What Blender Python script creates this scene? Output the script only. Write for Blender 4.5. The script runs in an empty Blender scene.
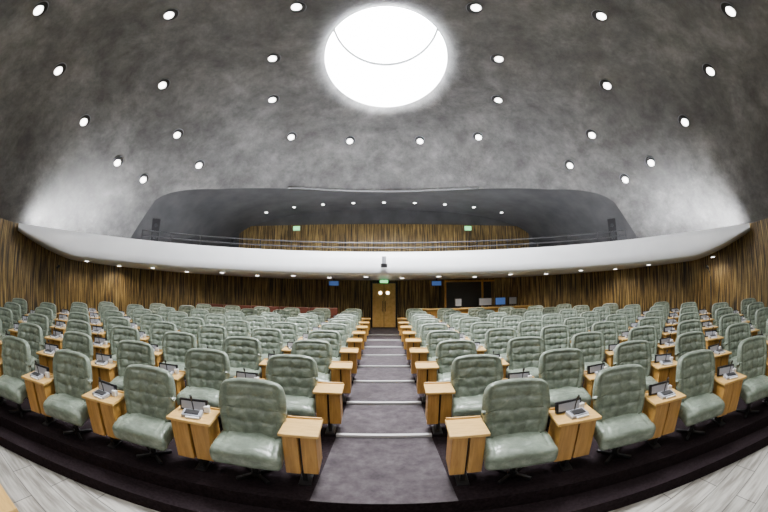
import bpy, bmesh, math, random
from mathutils import Vector, Matrix, Euler
random.seed(4)
S=bpy.context.scene
COL=S.collection
pi=math.pi
# ------------------------------------------------------------ materials
def mat(name, col=(.5,.5,.5), rough=.5, metal=0, emit=None, es=0, spec=.5):
    m=bpy.data.materials.new(name); m.use_nodes=True
    b=m.node_tree.nodes['Principled BSDF']
    b.inputs['Base Color'].default_value=(*col,1); b.inputs['Roughness'].default_value=rough
    b.inputs['Metallic'].default_value=metal; b.inputs['Specular IOR Level'].default_value=spec
    if emit:
        b.inputs['Emission Color'].default_value=(*emit,1); b.inputs['Emission Strength'].default_value=es
    return m
def noisy(name, stops, scale=(1,1,1), nscale=5, detail=6, rough=.5, dist=0, coord='Object', bump=0, bdist=.01, spec=.5, nrough=.55, stain=None):
    m=mat(name,(.5,.5,.5),rough,spec=spec); nt=m.node_tree; N=nt.nodes; L=nt.links
    b=N['Principled BSDF']
    tc=N.new('ShaderNodeTexCoord'); mp=N.new('ShaderNodeMapping'); mp.inputs['Scale'].default_value=scale
    L.new(tc.outputs[coord],mp.inputs[0])
    nz=N.new('ShaderNodeTexNoise'); nz.inputs['Scale'].default_value=nscale; nz.inputs['Detail'].default_value=detail
    nz.inputs['Distortion'].default_value=dist; nz.inputs['Roughness'].default_value=nrough
    L.new(mp.outputs[0],nz.inputs['Vector'])
    r=N.new('ShaderNodeValToRGB'); L.new(nz.outputs['Fac'],r.inputs[0])
    e=r.color_ramp.elements
    e[0].position=stops[0][0]; e[0].color=(*stops[0][1],1); e[1].position=stops[-1][0]; e[1].color=(*stops[-1][1],1)
    for p,c in stops[1:-1]:
        k=e.new(p); k.color=(*c,1)
    out=r.outputs[0]
    if stain:   # second, larger (or finer) mottling multiplied in
        sc,lo,hi=stain
        n2=N.new('ShaderNodeTexNoise'); n2.inputs['Scale'].default_value=sc; n2.inputs['Detail'].default_value=8; n2.inputs['Roughness'].default_value=.7
        L.new(tc.outputs[coord],n2.inputs['Vector'])
        r2=N.new('ShaderNodeMapRange'); r2.inputs['From Min'].default_value=.35; r2.inputs['From Max'].default_value=.65
        r2.inputs['To Min'].default_value=lo; r2.inputs['To Max'].default_value=hi; L.new(n2.outputs['Fac'],r2.inputs['Value'])
        mm=N.new('ShaderNodeMix'); mm.data_type='RGBA'; mm.blend_type='MULTIPLY'; mm.inputs['Factor'].default_value=1
        L.new(out,mm.inputs['A']); L.new(r2.outputs[0],mm.inputs['B']); out=mm.outputs['Result']
    L.new(out,b.inputs['Base Color'])
    if bump:
        bp=N.new('ShaderNodeBump'); bp.inputs['Strength'].default_value=bump; bp.inputs['Distance'].default_value=bdist
        L.new(nz.outputs['Fac'],bp.inputs['Height']); L.new(bp.outputs[0],b.inputs['Normal'])
    return m
M_plaster=noisy('plaster_grey',[(.34,(.080,.078,.076)),(.5,(.145,.142,.139)),(.66,(.25,.246,.24))],(1,1,1),.55,13,.50,.2,bump=.5,bdist=.07,nrough=.78,stain=(1.6,.66,1.25))
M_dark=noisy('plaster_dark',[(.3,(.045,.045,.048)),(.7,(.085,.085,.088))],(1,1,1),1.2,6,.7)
M_white=noisy('fascia_white',[(.3,(.80,.82,.86)),(.7,(.86,.88,.91))],(1,1,1),2,4,.35)
M_shaft=mat('shaft_white',(.92,.94,.96),.6)
M_wallwood=noisy('zebra_panelling',[(.38,(.013,.009,.004)),(.47,(.08,.048,.015)),(.56,(.28,.18,.055)),(.70,(.56,.39,.14))],(18,.45,1),1.6,5,.45,.6,coord='UV',bump=.4,bdist=.03,stain=(1.2,.78,1.15))
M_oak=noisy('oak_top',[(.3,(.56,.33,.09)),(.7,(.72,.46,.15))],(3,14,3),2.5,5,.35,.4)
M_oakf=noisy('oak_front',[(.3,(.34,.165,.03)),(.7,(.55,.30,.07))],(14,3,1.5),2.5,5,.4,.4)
M_leather=noisy('green_leather',[(.28,(.115,.148,.115)),(.5,(.175,.217,.17)),(.75,(.28,.328,.265))],(1,1,1.6),8,9,.28,1.2,bump=.45,bdist=.014,nrough=.62,stain=(3.0,.72,1.28))
M_metal=mat('steel_dark',(.06,.06,.065),.35,.7)
M_black=mat('black_plastic',(.012,.012,.014),.4)
M_grey=mat('grey_plastic',(.35,.37,.42),.45)
M_paper=mat('paper',(.8,.8,.8),.7)
M_carpetd=noisy('carpet_dark',[(.3,(.008,.005,.006)),(.7,(.022,.015,.018))],(1,1,1),30,4,.95,spec=.1)
M_carpeta=noisy('carpet_aisle',[(.3,(.034,.029,.033)),(.7,(.085,.074,.080))],(1,1,1),7,10,.95,spec=.1,nrough=.7,stain=(1.5,.8,1.25))
M_nose=mat('nosing_grey',(.55,.54,.55),.6)
M_skyl=mat('skylight_glow',(1,1,1),.5,emit=(.98,.98,1),es=95)
M_lamp=mat('lamp_glow',(1,1,1),.5,emit=(1,.97,.93),es=12)
M_cove_fill=mat('cove_fill_glow',(1,1,1),.5,emit=(.98,.98,1),es=16)
M_cove2=mat('cove_glow_end',(1,1,1),.5,emit=(.97,.98,1),es=120)
M_exit=mat('exit_green',(.1,.6,.2),.5,emit=(.25,1,.35),es=2)
M_screen=mat('screen_blue',(.05,.1,.3),.3,emit=(.15,.35,1),es=.25)
M_red=mat('red_leather',(.15,.04,.025),.5)
# stone floor
M_stone=mat('stone_floor',(.4,.4,.4),.35)
nt=M_stone.node_tree; N=nt.nodes; L=nt.links
tc=N.new('ShaderNodeTexCoord'); mp=N.new('ShaderNodeMapping'); mp.inputs['Scale'].default_value=(1,1,1)
L.new(tc.outputs['Object'],mp.inputs[0])
br=N.new('ShaderNodeTexBrick'); br.inputs['Scale'].default_value=1; br.inputs['Brick Width'].default_value=1.1; br.inputs['Row Height'].default_value=.36
br.inputs['Mortar Size'].default_value=.006; br.inputs['Color1'].default_value=(.44,.44,.42,1); br.inputs['Color2'].default_value=(.60,.59,.56,1); br.inputs['Mortar'].default_value=(.1,.1,.1,1)
L.new(mp.outputs[0],br.inputs['Vector'])
m2=N.new('ShaderNodeMapping'); m2.inputs['Scale'].default_value=(1.2,9,1); L.new(tc.outputs['Object'],m2.inputs[0])
nz=N.new('ShaderNodeTexNoise'); nz.inputs['Scale'].default_value=1.6; nz.inputs['Detail'].default_value=7; L.new(m2.outputs[0],nz.inputs['Vector'])
cr=N.new('ShaderNodeValToRGB'); cr.color_ramp.elements[0].position=.35; cr.color_ramp.elements[0].color=(.40,.38,.35,1); cr.color_ramp.elements[1].position=.62; cr.color_ramp.elements[1].color=(1,.99,.97,1)
L.new(nz.outputs[0],cr.inputs[0])
mx=N.new('ShaderNodeMix'); mx.data_type='RGBA'; mx.blend_type='MULTIPLY'; mx.inputs['Factor'].default_value=1
L.new(br.outputs[0],mx.inputs['A']); L.new(cr.outputs[0],mx.inputs['B']); L.new(mx.outputs['Result'],N['Principled BSDF'].inputs['Base Color'])

# ------------------------------------------------------------ mesh builder
class MB:
    def __init__(s): s.v=[];s.f=[];s.m=[];s.s=[];s.mats=[];s.uv={}
    def mi(s,m):
        if m not in s.mats: s.mats.append(m)
        return s.mats.index(m)
    def add(s,vs,fs,m,smooth=False):
        o=len(s.v); s.v+= [tuple(v) for v in vs]; k=s.mi(m)
        for f in fs: s.f.append(tuple(i+o for i in f)); s.m.append(k); s.s.append(smooth)
    def addbm(s,bm,m,smooth=False,mx=None):
        if mx is not None: bm.transform(mx)
        bm.verts.index_update()
        s.add([v.co[:] for v in bm.verts],[[v.index for v in f.verts] for f in bm.faces],m,smooth); bm.free()
    def box(s,loc,size,m,rot=(0,0,0),bev=.006):
        bm=bmesh.new(); bmesh.ops.create_cube(bm,size=1)
        bm.transform(Matrix.Diagonal((*size,1)))
        if bev: bmesh.ops.bevel(bm,geom=list(bm.edges),offset=min(bev,min(size)*.45),segments=2,affect='EDGES',profile=.5)
        s.addbm(bm,m,False,Matrix.Translation(loc)@Euler(rot).to_matrix().to_4x4())
    def cyl(s,loc,r,h,m,rot=(0,0,0),r2=None,n=20,smooth=True):
        bm=bmesh.new(); bmesh.ops.create_cone(bm,cap_ends=True,segments=n,radius1=r,radius2=r if r2 is None else r2,depth=h)
        s.addbm(bm,m,False,Matrix.Translation(loc)@Euler(rot).to_matrix().to_4x4())
    def cushion(s,size,m,fn,mx,n=(18,6,18),r=.05):
        hx,hy,hz=[a/2 for a in size]; idx={}; vs=[]; fs=[]
        def vid(i,j,k):
            if (i,j,k) in idx: return idx[(i,j,k)]
            q=Vector(((2*i/n[0]-1)*hx,(2*j/n[1]-1)*hy,(2*k/n[2]-1)*hz))
            inn=Vector((max(-hx+r,min(hx-r,q.x)),max(-hy+r,min(hy-r,q.y)),max(-hz+r,min(hz-r,q.z))))
            d=q-inn
            p=inn+(d.normalized()*r if d.length>1e-6 else d)
            p=fn(p)
            idx[(i,j,k)]=len(vs); vs.append(mx@p); return idx[(i,j,k)]
        for a in range(n[0]):
            for b in range(n[1]):
                fs.append([vid(a,b,0),vid(a,b+1,0),vid(a+1,b+1,0),vid(a+1,b,0)])
                fs.append([vid(a,b,n[2]),vid(a+1,b,n[2]),vid(a+1,b+1,n[2]),vid(a,b+1,n[2])])
        for a in range(n[0]):
            for c in range(n[2]):
                fs.append([vid(a,0,c),vid(a+1,0,c),vid(a+1,0,c+1),vid(a,0,c+1)])
                fs.append([vid(a,n[1],c),vid(a,n[1],c+1),vid(a+1,n[1],c+1),vid(a+1,n[1],c)])
        for b in range(n[1]):
            for c in range(n[2]):
                fs.append([vid(0,b,c),vid(0,b,c+1),vid(0,b+1,c+1),vid(0,b+1,c)])
                fs.append([vid(n[0],b,c),vid(n[0],b+1,c),vid(n[0],b+1,c+1),vid(n[0],b,c+1)])
        s.add(vs,fs,m,True)
    def mesh(s,name,uvf=None):
        me=bpy.data.meshes.new(name); me.from_pydata(s.v,[],s.f)
        for m in s.mats: me.materials.append(m)
        for p,k,sm in zip(me.polygons,s.m,s.s): p.material_index=k; p.use_smooth=sm
        me.update(); return me
    def obj(s,name,loc=(0,0,0),rz=0):
        return inst(name,s.mesh(name),loc,rz)
def inst(name,me,loc=(0,0,0),rz=0,rot=None):
    o=bpy.data.objects.new(name,me); COL.objects.link(o); o.location=loc
    o.rotation_euler=rot if rot else (0,0,rz); return o
def grid_obj(name,rows,m,smooth=True,uvs=None,closed=False):
    nr=len(rows); nc=len(rows[0]); vs=[p for r in rows for p in r]; fs=[]
    for i in range(nr-1):
        for j in range(nc if closed else nc-1):
            fs.append((i*nc+j,i*nc+(j+1)%nc,(i+1)*nc+(j+1)%nc,(i+1)*nc+j))
    me=bpy.data.meshes.new(name); me.from_pydata(vs,[],fs); me.materials.append(m)
    for p in me.polygons: p.use_smooth=smooth
    if uvs:
        fl=[p for r in uvs for p in r]; uvl=me.uv_layers.new(name='UVMap')
        for lp in me.loops: uvl.data[lp.index].uv=fl[lp.vertex_index]
    return inst(name,me)

# ------------------------------------------------------------ room constants
CY=-7.0           # centre of the seating arcs
WC=4.0; WR=11.0   # wall circle
ZW=3.3; ZL=8.3; GW=9.3; GY=16.5
OX=.06; OC=7.68; OA=1.86; OB=2.50; LIP=.36
FZ=-.32
def wallpt(a,r=WR): return (r*math.sin(a),WC+r*math.cos(a))
def wood_ring(name,a0,a1,z0,z1,n):
    rows=[];uv=[]
    for z in (z0,z1):
        r=[];u=[]
        for i in range(n+1):
            a=a0+(a1-a0)*i/n; x,y=wallpt(a); r.append((x,y,z)); u.append((a*WR,z))
        rows.append(r);uv.append(u)
    return grid_obj(name,rows,M_wallwood,True,uv)
ag=math.asin(GW/WR)
wood_ring('wall_back',-ag,ag,FZ,2.5,90)
wood_ring('wall_left',-pi*.80,-ag,FZ,ZW,80)
wood_ring('wall_right',ag,pi*.80,FZ,ZW,80)
wood_ring('wall_front',pi*.80,pi*1.2,FZ,ZW,40)
mb=MB(); n=96
mb.add([wallpt(2*pi*i/n)+(FZ,) for i in range(n)],[tuple(range(n-1,-1,-1))],M_stone); mb.obj('floor')

# ------------------------------------------------------------ dome
def ztun(x):
    u=min(1,abs(x)/GW); return ZW+2.70*(1-u**5.5)**(1/1.7)+.28*max(0,1-(x/6.5)**2)
def shell_xy(ph,t,oc,oa,ob):
    c,s=math.cos(ph),math.sin(ph)
    x0,y0=OX+oa*c,oc+ob*s
    dy=oc-WC; bq=dy*s; tt=-bq+math.sqrt(bq*bq+WR*WR-dy*dy)
    return x0+(tt*c-x0)*t, y0+(oc+tt*s-y0)*t
def dome_pt(ph,t):
    s=math.sin(ph); x,y=shell_xy(ph,t,OC,OA,OB)
    # soft radial folds in the shell, plus an oculus lip flared to catch light as a bright rim
    rip=.24*math.cos(6*(ph-pi/2))*math.sin(pi*t)*t*(1 if s<0 else 1-.6*s)
    z=ZW+(ZL-ZW)*(1-t**2.2)+rip+LIP*math.exp(-t/.028)
    return Vector((x,y,z))
def on_dome(X,Y):
    best=None
    for i in range(90):
        for j in range(51):
            x,y=shell_xy(i*pi/45,j/50,OC,OA,OB); e=(x-X)**2+(y-Y)**2
            if best is None or e<best[0]: best=(e,i*pi/45,j/50)
    e,ph,t=best; dp,dt=pi/60,.015
    for _ in range(22):
        for a,b in ((dp,0),(-dp,0),(0,dt),(0,-dt)):
            x,y=shell_xy(ph+a,max(0,t+b),OC,OA,OB); q=(x-X)**2+(y-Y)**2
            if q<e: e,ph,t=q,ph+a,max(0,t+b); break
        else: dp*=.5; dt*=.5
    return ph,t
def tend(ph):
    prev=0
    for i in range(1,201):
        t=i/200; p=dome_pt(ph,t)
        if p.y>WC and abs(p.x)<GW and p.z<=ztun(p.x):
            a,b=prev,t
            for _ in range(20):
                m=(a+b)/2; q=dome_pt(ph,m)
                if abs(q.x)<GW and q.z<=ztun(q.x): b=m
                else: a=m
            return b
        prev=t
    return 1.0
NP=360; NR=54
phs=[2*pi*i/NP for i in range(NP)]; te=[tend(p) for p in phs]
rows=[]
for k in range(NR+1):
    rows.append([dome_pt(p,te[i]*(k/NR)**1.7)[:] for i,p in enumerate(phs)])
grid_obj('ceiling',rows,M_plaster,True,closed=True)
ids=[i for i in range(NP) if te[i]<.9999]
endR=dome_pt(phs[min(ids)-1],1.0); endL=dome_pt(phs[max(ids)+1],1.0)
cre=[dome_pt(phs[i],te[i]) for i in sorted(ids,reverse=True)]   # left -> right
rows=[]
pts=[Vector((endL.x,endL.y,2.5)),endL]+cre+[endR,Vector((endR.x,endR.y,2.5))]
for k in range(6):
    rows.append([(p.x,p.y+(GY+.05-p.y)*k/5,p.z) for p in pts])
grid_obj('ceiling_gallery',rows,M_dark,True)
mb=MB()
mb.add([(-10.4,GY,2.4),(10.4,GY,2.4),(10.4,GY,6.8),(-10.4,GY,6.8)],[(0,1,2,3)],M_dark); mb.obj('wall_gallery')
grid_obj('trim_gallery_panelling',[[(-8.2,GY-.06,z),(8.2,GY-.06,z)] for z in (2.5,5.5)],M_wallwood,False,[[(0,z),(16.4,z)] for z in (2.5,5.5)])
# black strip painting the shade inside the groove above the arch
mids=[v for v in cre if abs(v.x)<4.0]
mb=MB()
vs=[];fs=[]
for v in mids: vs+=[(v.x,v.y-.12,v.z+.03),(v.x,v.y-.12,v.z-.06),(v.x,v.y+.02,v.z-.06)]
for j in range(len(mids)-1):
    o=j*3; fs+=[(o,o+3,o+4,o+1),(o+1,o+4,o+5,o+2)]
mb.add(vs,fs,M_black); mb.obj('arch_slot_shade')
# oculus shaft + skylight
def ell(sc,z,n=72): return [(OX+OA*sc*math.cos(2*pi*i/n),OC+OB*sc*math.sin(2*pi*i/n),z) for i in range(n)]
ZT=ZL+2.7
grid_obj('skylight_shaft',[ell(1.0,ZL+LIP-.02),ell(1.0,ZL+1),ell(1.0,ZT-.1),ell(1.0,ZT)],M_shaft,True,closed=True)
mb=MB(); mb.add(ell(1.0,ZT),[tuple(range(72))],M_skyl)
mb.obj('window_1')
grid_obj('trim_skylight_ring',[ell(.999,ZT-.16),ell(.96,ZT-.16),ell(.96,ZT-.1),ell(.999,ZT-.1)],M_black,False,closed=True)

# ------------------------------------------------------------ balcony
def fasR(a): 
    u=max(0,(abs(a)-math.radians(50))/math.radians(21)); return 10.65+.6*u*u
AE=math.radians(70.5)
NB=120
def fascia_prof(a):
    u=max(0,(abs(a)-math.radians(58))/math.radians(13)); R=fasR(a)
    zb=2.49+.62*u**1.3; zt=3.29
    q=[(R+.12,zb),(R-.02,zb+.02),(R-.06,zb+.06),(R+.0,zb+(zt-zb)*.35),(R+.10,zb+(zt-zb)*.7),(R+.22,zt-.03),(R+.25,zt),(R+.36,zt),(R+.38,zt-.03),(R+.38,zb+.05),(R+.12,zb)]
    return [(r*math.sin(a),r*math.cos(a),z) for r,z in q]
cols=[fascia_prof(-AE+2*AE*i/NB) for i in range(NB+1)]
grid_obj('balcony_parapet',cols,M_white,True)
def outer(a):
    s,c=math.sin(a),math.cos(a)
    t=WC*c+math.sqrt((WC*c)**2+WR**2-WC**2)
    if abs(t*s)<GW and c>0:
        t=min(GY/c, GW/max(1e-6,abs(s)))
    return t
mb=MB(); vs=[];fs=[]
for i in range(NB+1):
    a=-AE+2*AE*i/NB; s,c=math.sin(a),math.cos(a); r0=fasR(a)+.05; r1=max(outer(a),r0+.05)
    u=max(0,(abs(a)-math.radians(58))/math.radians(13)); zb=2.492+.62*u**1.3
    vs+=[(r0*s,r0*c,zb),(r1*s,r1*c,zb),(r1*s,r1*c,zb+.1),((r0+.2)*s,(r0+.2)*c,zb+.1)]
for i in range(NB):
    o=i*4
    for j in range(4): fs.append((o+j,o+(j+1)%4,o+4+(j+1)%4,o+4+j))
mb.add(vs,fs,M_white); mb.obj('balcony_floor')
def strip(mb_,a0,a1,m):
    n=40; vs=[];fs=[]
    for i in range(n+1):
        a=math.radians(a0+(a1-a0)*i/n)
        for d in (.42,.56): vs.append(((fasR(a)+d)*math.sin(a),(fasR(a)+d)*math.cos(a),3.0))
    for i in range(n): fs.append((2*i,2*i+1,2*i+3,2*i+2))
    mb_.add(vs,fs,m)
mb=MB(); strip(mb,-48,48,M_cove_fill); strip(mb,-67,-49,M_cove2); strip(mb,49,67,M_cove2); mb.obj('cove_and_fill_strips')  # middle strip is added fill for the dome; ends are the cove uplights
def tube(mb,pts,r,m,n=8):
    rows=[]
    for i,p in enumerate(pts):
        p=Vector(p); d=(Vector(pts[min(i+1,len(pts)-1)])-Vector(pts[max(i-1,0)])).normalized()
        up=Vector((0,0,1)) if abs(d.z)<.9 else Vector((1,0,0))
        s=d.cross(up).normalized(); u=s.cross(d)
        rows.append([p+s*r*math.cos(2*pi*k/n)+u*r*math.sin(2*pi*k/n) for k in range(n)])
    vs=[v for r_ in rows for v in r_]; fs=[]
    for i in range(len(pts)-1):
        for k in range(n): fs.append((i*n+k,i*n+(k+1)%n,(i+1)*n+(k+1)%n,(i+1)*n+k))
    mb.add(vs,fs,m,True)
mb=MB(); AR=math.radians(45)
for z in (3.62,3.45):
    tube(mb,[((11.0)*math.sin(a),11.0*math.cos(a),z) for a in [-AR+2*AR*i/80 for i in range(81)]],.018,M_metal)
for i in range(17):
    a=-AR+2*AR*i/16; x,y=11.0*math.sin(a),11.0*math.cos(a); mb.cyl((x,y,3.455),.015,.33,M_metal,n=8)
mb.obj('balcony_railing')
# loudspeakers on the gallery ends
mb=MB()
mb.box((0,0,1.25),(.34,.30,.85),M_black,(.08,0,0),.03)
mb.cyl((0,-.16,1.05),.12,.03,M_metal,(pi/2+.08,0,0)); mb.cyl((0,-.165,1.42),.07,.03,M_metal,(pi/2+.08,0,0))
mb.cyl((0,.02,.45),.025,.85,M_metal,n=10)
for k in range(3):
    a=k*2*pi/3; mb.box((.16*math.cos(a),.16*math.sin(a),.02),(.34,.035,.03),M_metal,(0,0,a))
ME_sp=mb.mesh('loudspeaker')
for sd in (-1,1):
    a=sd*math.radians(42.5); inst('loudspeaker',ME_sp,(12.2*math.sin(a),12.2*math.cos(a),2.595),-a)

# ------------------------------------------------------------ tiers
STEP=.035; R0=9.30; RS=10.75; DR=1.21; NK=8
def ring(R,frac): 
    am=math.acos(min(1,R/22.0)); a=am*frac; return (R*math.sin(a),CY+R*math.cos(a))
prof=[(R0-.27,FZ+.001),(R0-.27,FZ+.16),(R0,FZ+.16),(R0,0)]
for k in range(NK): prof+=[(RS+DR*k,k*STEP),(RS+DR*k,(k+1)*STEP)]
prof+=[(21.95,NK*STEP)]
rows=[[ring(R,-1+2*j/100)+(z,) for j in range(101)] for R,z in prof]
grid_obj('floor_tiers',rows,M_carpetd,False)
HW=.60
def aisle(R,z,off=.004,hw=HW): return [(x,CY+math.sqrt(R*R-x*x),z+off) for x in [-hw+2*hw*j/12 for j in range(13)]]
rows=[aisle(R-.004,z,hw=.64 if i==0 else HW) for i,(R,z) in enumerate(prof[3:-1])]+[aisle(21.7,NK*STEP)]
grid_obj('aisle_carpet',rows,M_carpeta,False)
mb=MB()
for k in range(1,NK+1):
    R=RS+DR*(k-1); z=k*STEP+.005
    hw=HW
    xs=[-hw+2*hw*j/12 for j in range(13)]
    vs=[];fs=[]
    for x in xs:
        y=CY+math.sqrt(R*R-x*x)
        vs+=[(x,y-.012,z-.03),(x,y-.012,z+.004),(x,y+.045,z+.004)]
    for j in range(12):
        o=j*3; fs+=[(o,o+3,o+4,o+1),(o+1,o+4,o+5,o+2)]
    mb.add(vs,fs,M_nose)
mb.obj('step_nosing_strips')

# ------------------------------------------------------------ armchair mesh
def g(d,w): return math.exp(-(d/w)**2)
def make_chair(seed):
    rr=random.Random(seed); ph=[rr.uniform(0,6.28) for _ in range(6)]
    mb=MB()
    def backfn(p):
        zz=p.z/.31; w=1-.14*max(0,-zz)-.13*max(0,zz)**3+.03
        x=p.x*w; z=p.z-.055*(abs(p.x)/.35)**3*(1 if p.z>0 else -.3)
        y=p.y
        if p.y<0:
            fx=(1 if abs(p.x)<.24 else max(0,1-(abs(p.x)-.24)/.06))
            fz=(1 if abs(p.z)<.22 else max(0,1-(abs(p.z)-.22)/.06))
            dep=0
            for zc in (-.13,.0,.13):
                wob=.008*math.sin(p.x*22+ph[0]+zc*9)
                dep+=.012*g(p.z-zc-wob,.013)*fx
                for xc in (-.12,0,.12):
                    dep+=.016*math.exp(-((p.x-xc)**2+(p.z-zc)**2)/.0010)
            for xc in (-.12,0,.12): dep+=.006*g(p.x-xc+.006*math.sin(p.z*30+ph[1]),.011)*fz
            dep+=.02*g(abs(p.x)-.26,.014)*fz+.016*g(p.z-.245,.013)*fx
            y=p.y-.024*(1-(p.x/.35)**2)+dep+.004*math.sin(p.x*31+ph[2])*math.sin(p.z*27+ph[3])
        y-=.06*(abs(p.x)/.35)**2
        return Vector((x,y,z))
    mx=Matrix.Translation((0,.24,.685))@Matrix.Rotation(-math.radians(17),4,'X')
    mb.cushion((.69,.13,.62),M_leather,backfn,mx,(44,6,44),.058)
    def seatfn(p):
        z=p.z
        if p.z>0: z+=.022*(1-(p.x/.35)**2)-.016*(g(abs(p.x)-.25,.012))*(1 if p.y>-.2 else .5)-.014*g(p.y+.15,.012)+.007*math.sin(p.x*19+ph[4])*math.sin(p.y*23+ph[5])
        w=1+.02*(-p.y/.27)
        if p.y<-.15: z-=.35*(-.15-p.y)**1.2
        return Vector((p.x*w,p.y,z))
    mb.cushion((.69,.56,.16),M_leather,seatfn,Matrix.Translation((0,-.0,.37))@Matrix.Rotation(math.radians(4),4,'X'),(36,28,8),.058)
    mb.box((0,.30,.66),(.5,.03,.5),M_metal,(-math.radians(17),0,0),.01)
    mb.box((0,.02,.28),(.46,.4,.035),M_metal)
    mb.cyl((0,.02,.16),.035,.26,M_metal)
    for k in range(4):
        a=pi/4+k*pi/2; mb.box((.11*math.cos(a),.02+.11*math.sin(a),.025),(.24,.04,.03),M_metal,(0,0,a))
    mb.cyl((0,.02,.03),.05,.05,M_metal)
    return mb.mesh('green_armchair')
ME_chairs=[make_chair(s) for s in range(4)]
def desk(w):
    mb=MB()
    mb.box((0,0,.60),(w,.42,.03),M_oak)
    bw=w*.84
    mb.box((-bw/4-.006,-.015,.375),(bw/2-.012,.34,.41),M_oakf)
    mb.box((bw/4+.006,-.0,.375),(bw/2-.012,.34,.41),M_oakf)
    mb.box((0,.02,.375),(bw*.9,.28,.39),M_black)
    mb.box((0,.01,.09),(.05,.18,.18),M_metal); mb.box((0,.0,.01),(.12,.3,.02),M_metal)
    mb.box((0,.195,.625),(w*.96,.02,.02),M_oak)
    return mb
ME_desk=desk(.48).mesh('side_desk'); ME_aisle=desk(.36).mesh('aisle_desk')
mb=MB()
mb.box((0,-.06,.02),(.21,.14,.04),M_grey,(.12,0,0)); mb.box((0,-.065,.044),(.15,.09,.008),M_black,(.12,0,0),.002)
mb.box((0.02,-.14,.012),(.15,.035,.02),M_paper)
mb.box((-.02,.10,.062),(.31,.05,.12),M_black,(-.25,0,0)); mb.box((-.02,.072,.064),(.27,.004,.08),M_grey,(-.25,0,0),.001)
mb.box((.13,.07,.035),(.06,.06,.07),M_paper)
tube(mb,[(.0,0,.03),(.0,-.005,.10),(.0,-.03,.18)],.007,M_black); mb.cyl((0,-.035,.19),.013,.035,M_black,(.5,0,0),n=10)
ME_dev=mb.mesh('conference_microphone_unit')
PITCH=1.2
for k in range(9):
    R=9.64+1.2*k; z=k*STEP
    X0=1.25 if k==0 else 1.19
    for sd in (-1,1):
        RD=R+.06
        a=sd*(X0-.5)/RD; inst('aisle_desk',ME_aisle,(RD*math.sin(a),CY+RD*math.cos(a),z+.0),-a)
        for i in range(12):
            a=sd*(X0+PITCH*i)/R; x,y=R*math.sin(a),CY+R*math.cos(a)
            if math.hypot(x,y-WC)>9.95 or y<-1.2: break
            inst('green_armchair',random.choice(ME_chairs),(x,y,z+.0),-a+random.uniform(-.04,.04))
            a=sd*(X0+PITCH*(i+.5))/RD; x,y=RD*math.sin(a),CY+RD*math.cos(a)
            if math.hypot(x,y-WC)>10.2: break
            inst('side_desk',ME_desk,(x,y,z+.0),-a)
            inst('conference_microphone_unit',ME_dev,(x,y,z+.615),-a+random.uniform(-.25,.25))

mb=MB()
mb.box((-2.75,-.45,.41),(1.3,1.4,.04),M_oak); mb.box((-2.75,-.45,.035),(1.2,1.3,.70),M_oakf,bev=.01)
mb.obj('clerk_table')
# microphone stands by the side walls
def mic():
    mb=MB(); mb.cyl((0,0,.015),.18,.03,M_metal,r2=.15); mb.cyl((0,0,.85),.022,1.7,M_metal,n=10)
    tube(mb,[(0,0,1.65),(.06,0,1.85),(.20,0,1.97)],.016,M_metal); mb.cyl((.24,0,2.0),.045,.16,M_black,(0,1.2,0),n=12)
    return mb.mesh('microphone_stand')
ME_mic=mic()
def tierz(x,y):
    R=math.hypot(x,y-CY); return 0 if R<RS else min(NK,int((R-RS)/DR)+1)*STEP
for x,y in ((-10.45,5.6),(10.4,5.7)): inst('microphone_stand',ME_mic,(x,y,tierz(x,y)),0 if x<0 else pi)

# ------------------------------------------------------------ doors & back area
mb=MB(); yb=14.86; zf=NK*STEP
for sx in (-1,1):
    mb.box((sx*.27,yb,zf+1.03),(.52,.06,2.04),M_oak); mb.cyl((sx*.17,yb-.04,zf+1.62),.065,.02,M_lamp,(pi/2,0,0))
    mb.box((sx*.06,yb-.06,zf+1.0),(.025,.03,.5),M_metal)
    mb.box((sx*.58,yb,zf+1.06),(.07,.12,2.12),M_black)
mb.box((0,yb,zf+2.12),(1.23,.12,.07),M_black)
mb.obj('door_1')
mb=MB(); mb.box((0,13.6,2.38),(.34,.05,.12),M_exit); mb.box((0,13.6,2.46),(.03,.03,.06),M_metal); mb.obj('exit_sign')
for x in (-2.1,2.2):
    mb=MB(); mb.box((x,13.3,2.28),(.45,.05,.22),M_black); mb.box((x,13.27,2.28),(.4,.01,.18),M_screen,bev=0); mb.box((x,13.3,2.44),(.04,.04,.12),M_metal); mb.obj('wall_monitor')
for x in (-4.7,4.5):
    mb=MB(); mb.box((x,GY-.15,5.3),(.34,.06,.2),M_exit); mb.box((x,GY-.11,5.3),(.40,.05,.26),M_grey); mb.obj('gallery_exit_sign')
mb=MB()
mb.box((4.4,13.9,1.75),(3.4,.06,1.2),M_black); mb.box((4.4,13.85,2.38),(3.5,.1,.07),M_oakf); mb.box((4.4,13.85,1.12),(3.5,.1,.07),M_oakf)  # black panel paints the darkness inside the booth opening
for x in (2.68,4.4,6.12): mb.box((x,13.85,1.35),(.08,.12,2.14),M_oakf)
mb.box((4.4,13.9,.7),(3.4,.06,.84),M_oakf)
mb.obj('window_2')
mb=MB()
mb.box((4.0,13.1,1.20),(5.6,.5,.06),M_oak); mb.box((4.0,12.95,.76),(5.5,.05,.86),M_oakf)
for x in (1.3,3.1,4.9,6.7): mb.box((x,13.1,.74),(.05,.45,.88),M_oakf)
mb.obj('technician_counter')
for x,w in ((3.1,.3),(4.3,.6),(5.0,.5),(5.6,.4)):
    mb=MB(); mb.box((x,13.1,1.46),(w,.04,.34),M_black); mb.box((x,13.075,1.46),(w-.05,.01,.29),M_screen if w==.5 else M_grey,bev=0); mb.box((x,13.12,1.285),(.06,.05,.1),M_black); mb.box((x,13.12,1.24),(.2,.14,.015),M_black); mb.obj('computer_monitor')
mb=MB()
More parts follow.
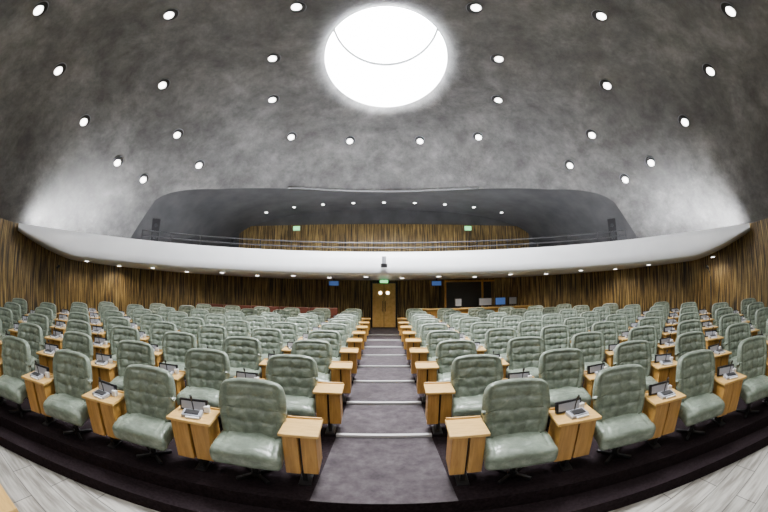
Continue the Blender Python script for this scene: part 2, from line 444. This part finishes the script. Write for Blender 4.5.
for i in range(14):
    a=math.radians(-29+i*1.75); R=20.3; x,y=R*math.sin(a),CY+R*math.cos(a)
    mb.box((x,y,.98),(.60,.09,.56),M_red,(0,0,-a),.03); mb.box((x,y-.2,.68),(.6,.42,.1),M_red,(0,0,-a),.03); mb.box((x,y-.12,.45),(.08,.3,.36),M_metal,(0,0,-a))
mb.obj('red_bench')
mb=MB(); mb.cyl((0,10.45,2.95),.07,.26,M_grey); mb.cyl((0,10.45,2.78),.11,.12,M_black); mb.box((0,10.55,3.02),(.06,.26,.05),M_grey); mb.obj('security_camera')

# ------------------------------------------------------------ lights
def spot(loc,e,ang=120,blend=.8,size=.12,col=(1,.97,.93)):
    l=bpy.data.lights.new('spot_lamp','SPOT'); l.energy=e; l.spot_size=math.radians(ang); l.spot_blend=blend; l.shadow_soft_size=size; l.color=col
    o=bpy.data.objects.new('spot_lamp',l); COL.objects.link(o); o.location=loc; return o
mb=MB(); mb.cyl((0,0,0),.10,.03,M_white); mb.cyl((0,0,-.012),.075,.02,M_lamp); ME_dl=mb.mesh('recessed_downlight')
for i in range(20):
    a=math.radians(-62+124*i/19); R=11.7 if i%2 else 12.6
    if R>outer(a)-.4: continue
    x,y=R*math.sin(a),R*math.cos(a); inst('recessed_downlight',ME_dl,(x,y,2.485)); spot((x,y,2.44),125,155,col=(1,.93,.82))
for i in range(9):
    x=-6+1.5*i; inst('recessed_downlight',ME_dl,(x,15.0,ztun(x)-.01))
    if i%2==0: spot((x,15.0,ztun(x)-.08),30,130)
mb=MB()
mb.cyl((0,0,0),.185,.03,M_black,n=28); mb.cyl((0,0,.012),.20,.012,M_grey,n=28)  # black disc paints the shaded cavity of a recessed can
mb.cyl((.05,0,-.012),.122,.02,M_lamp,n=28)
ME_dome=mb.mesh('dome_downlight')
half=[(228,.64),(218,.39),(228,.11),(214,.66),(196,.48),(194,.15),(200,.70),(179,.57),(167,.25),(186,.74),(165,.66),(141,.41),(111,.35),(177,.76)]
ring2=half+[(180-p,t) for p,t in half]+[(250,.35),(290,.35),(245,.6),(270,.6),(295,.6),(255,.8),(285,.8)]
for n_,(pd,t) in enumerate(ring2):
    X,Y=shell_xy(math.radians(pd),t,7.4,1.80,2.48)
    ph,t=on_dome(X,Y); t=max(t,.09); p=dome_pt(ph,t)
    e1=dome_pt(ph,min(1,t+.01))-p; e2=dome_pt(ph+.01,t)-p
    nrm=e1.cross(e2).normalized()
    if nrm.z>0: nrm=-nrm
    zax=-nrm; xax=e1.normalized(); yax=zax.cross(xax)
    M=Matrix((xax,yax,zax)).transposed()
    inst('dome_downlight',ME_dome,p+nrm*.03,rot=M.to_euler())
    if n_%2==0 or n_>=28: spot(p+Vector((0,0,-.15)),215 if n_<28 else 260,150,1.0,.15)

W=bpy.data.worlds.new('world'); S.world=W; W.use_nodes=True
W.node_tree.nodes['Background'].inputs[0].default_value=(.6,.7,.8,1); W.node_tree.nodes['Background'].inputs[1].default_value=.4

# ------------------------------------------------------------ camera (15 mm fisheye)
cd=bpy.data.cameras.new('camera'); cam=bpy.data.objects.new('camera',cd); COL.objects.link(cam); S.camera=cam
cam.location=(0,0,1.85); P=6.8; cam.rotation_euler=(math.radians(90+P),0,0)
cd.type='PANO'; cd.sensor_fit='HORIZONTAL'; cd.sensor_width=36; cd.sensor_height=24; cd.lens=15
try:
    c=cd.cycles; c.panorama_type='FISHEYE_EQUISOLID'; c.fisheye_lens=15; c.fisheye_fov=math.radians(220)
except Exception as ex:
    cd.panorama_type='FISHEYE_EQUISOLID'; cd.fisheye_lens=15; cd.fisheye_fov=math.radians(220)
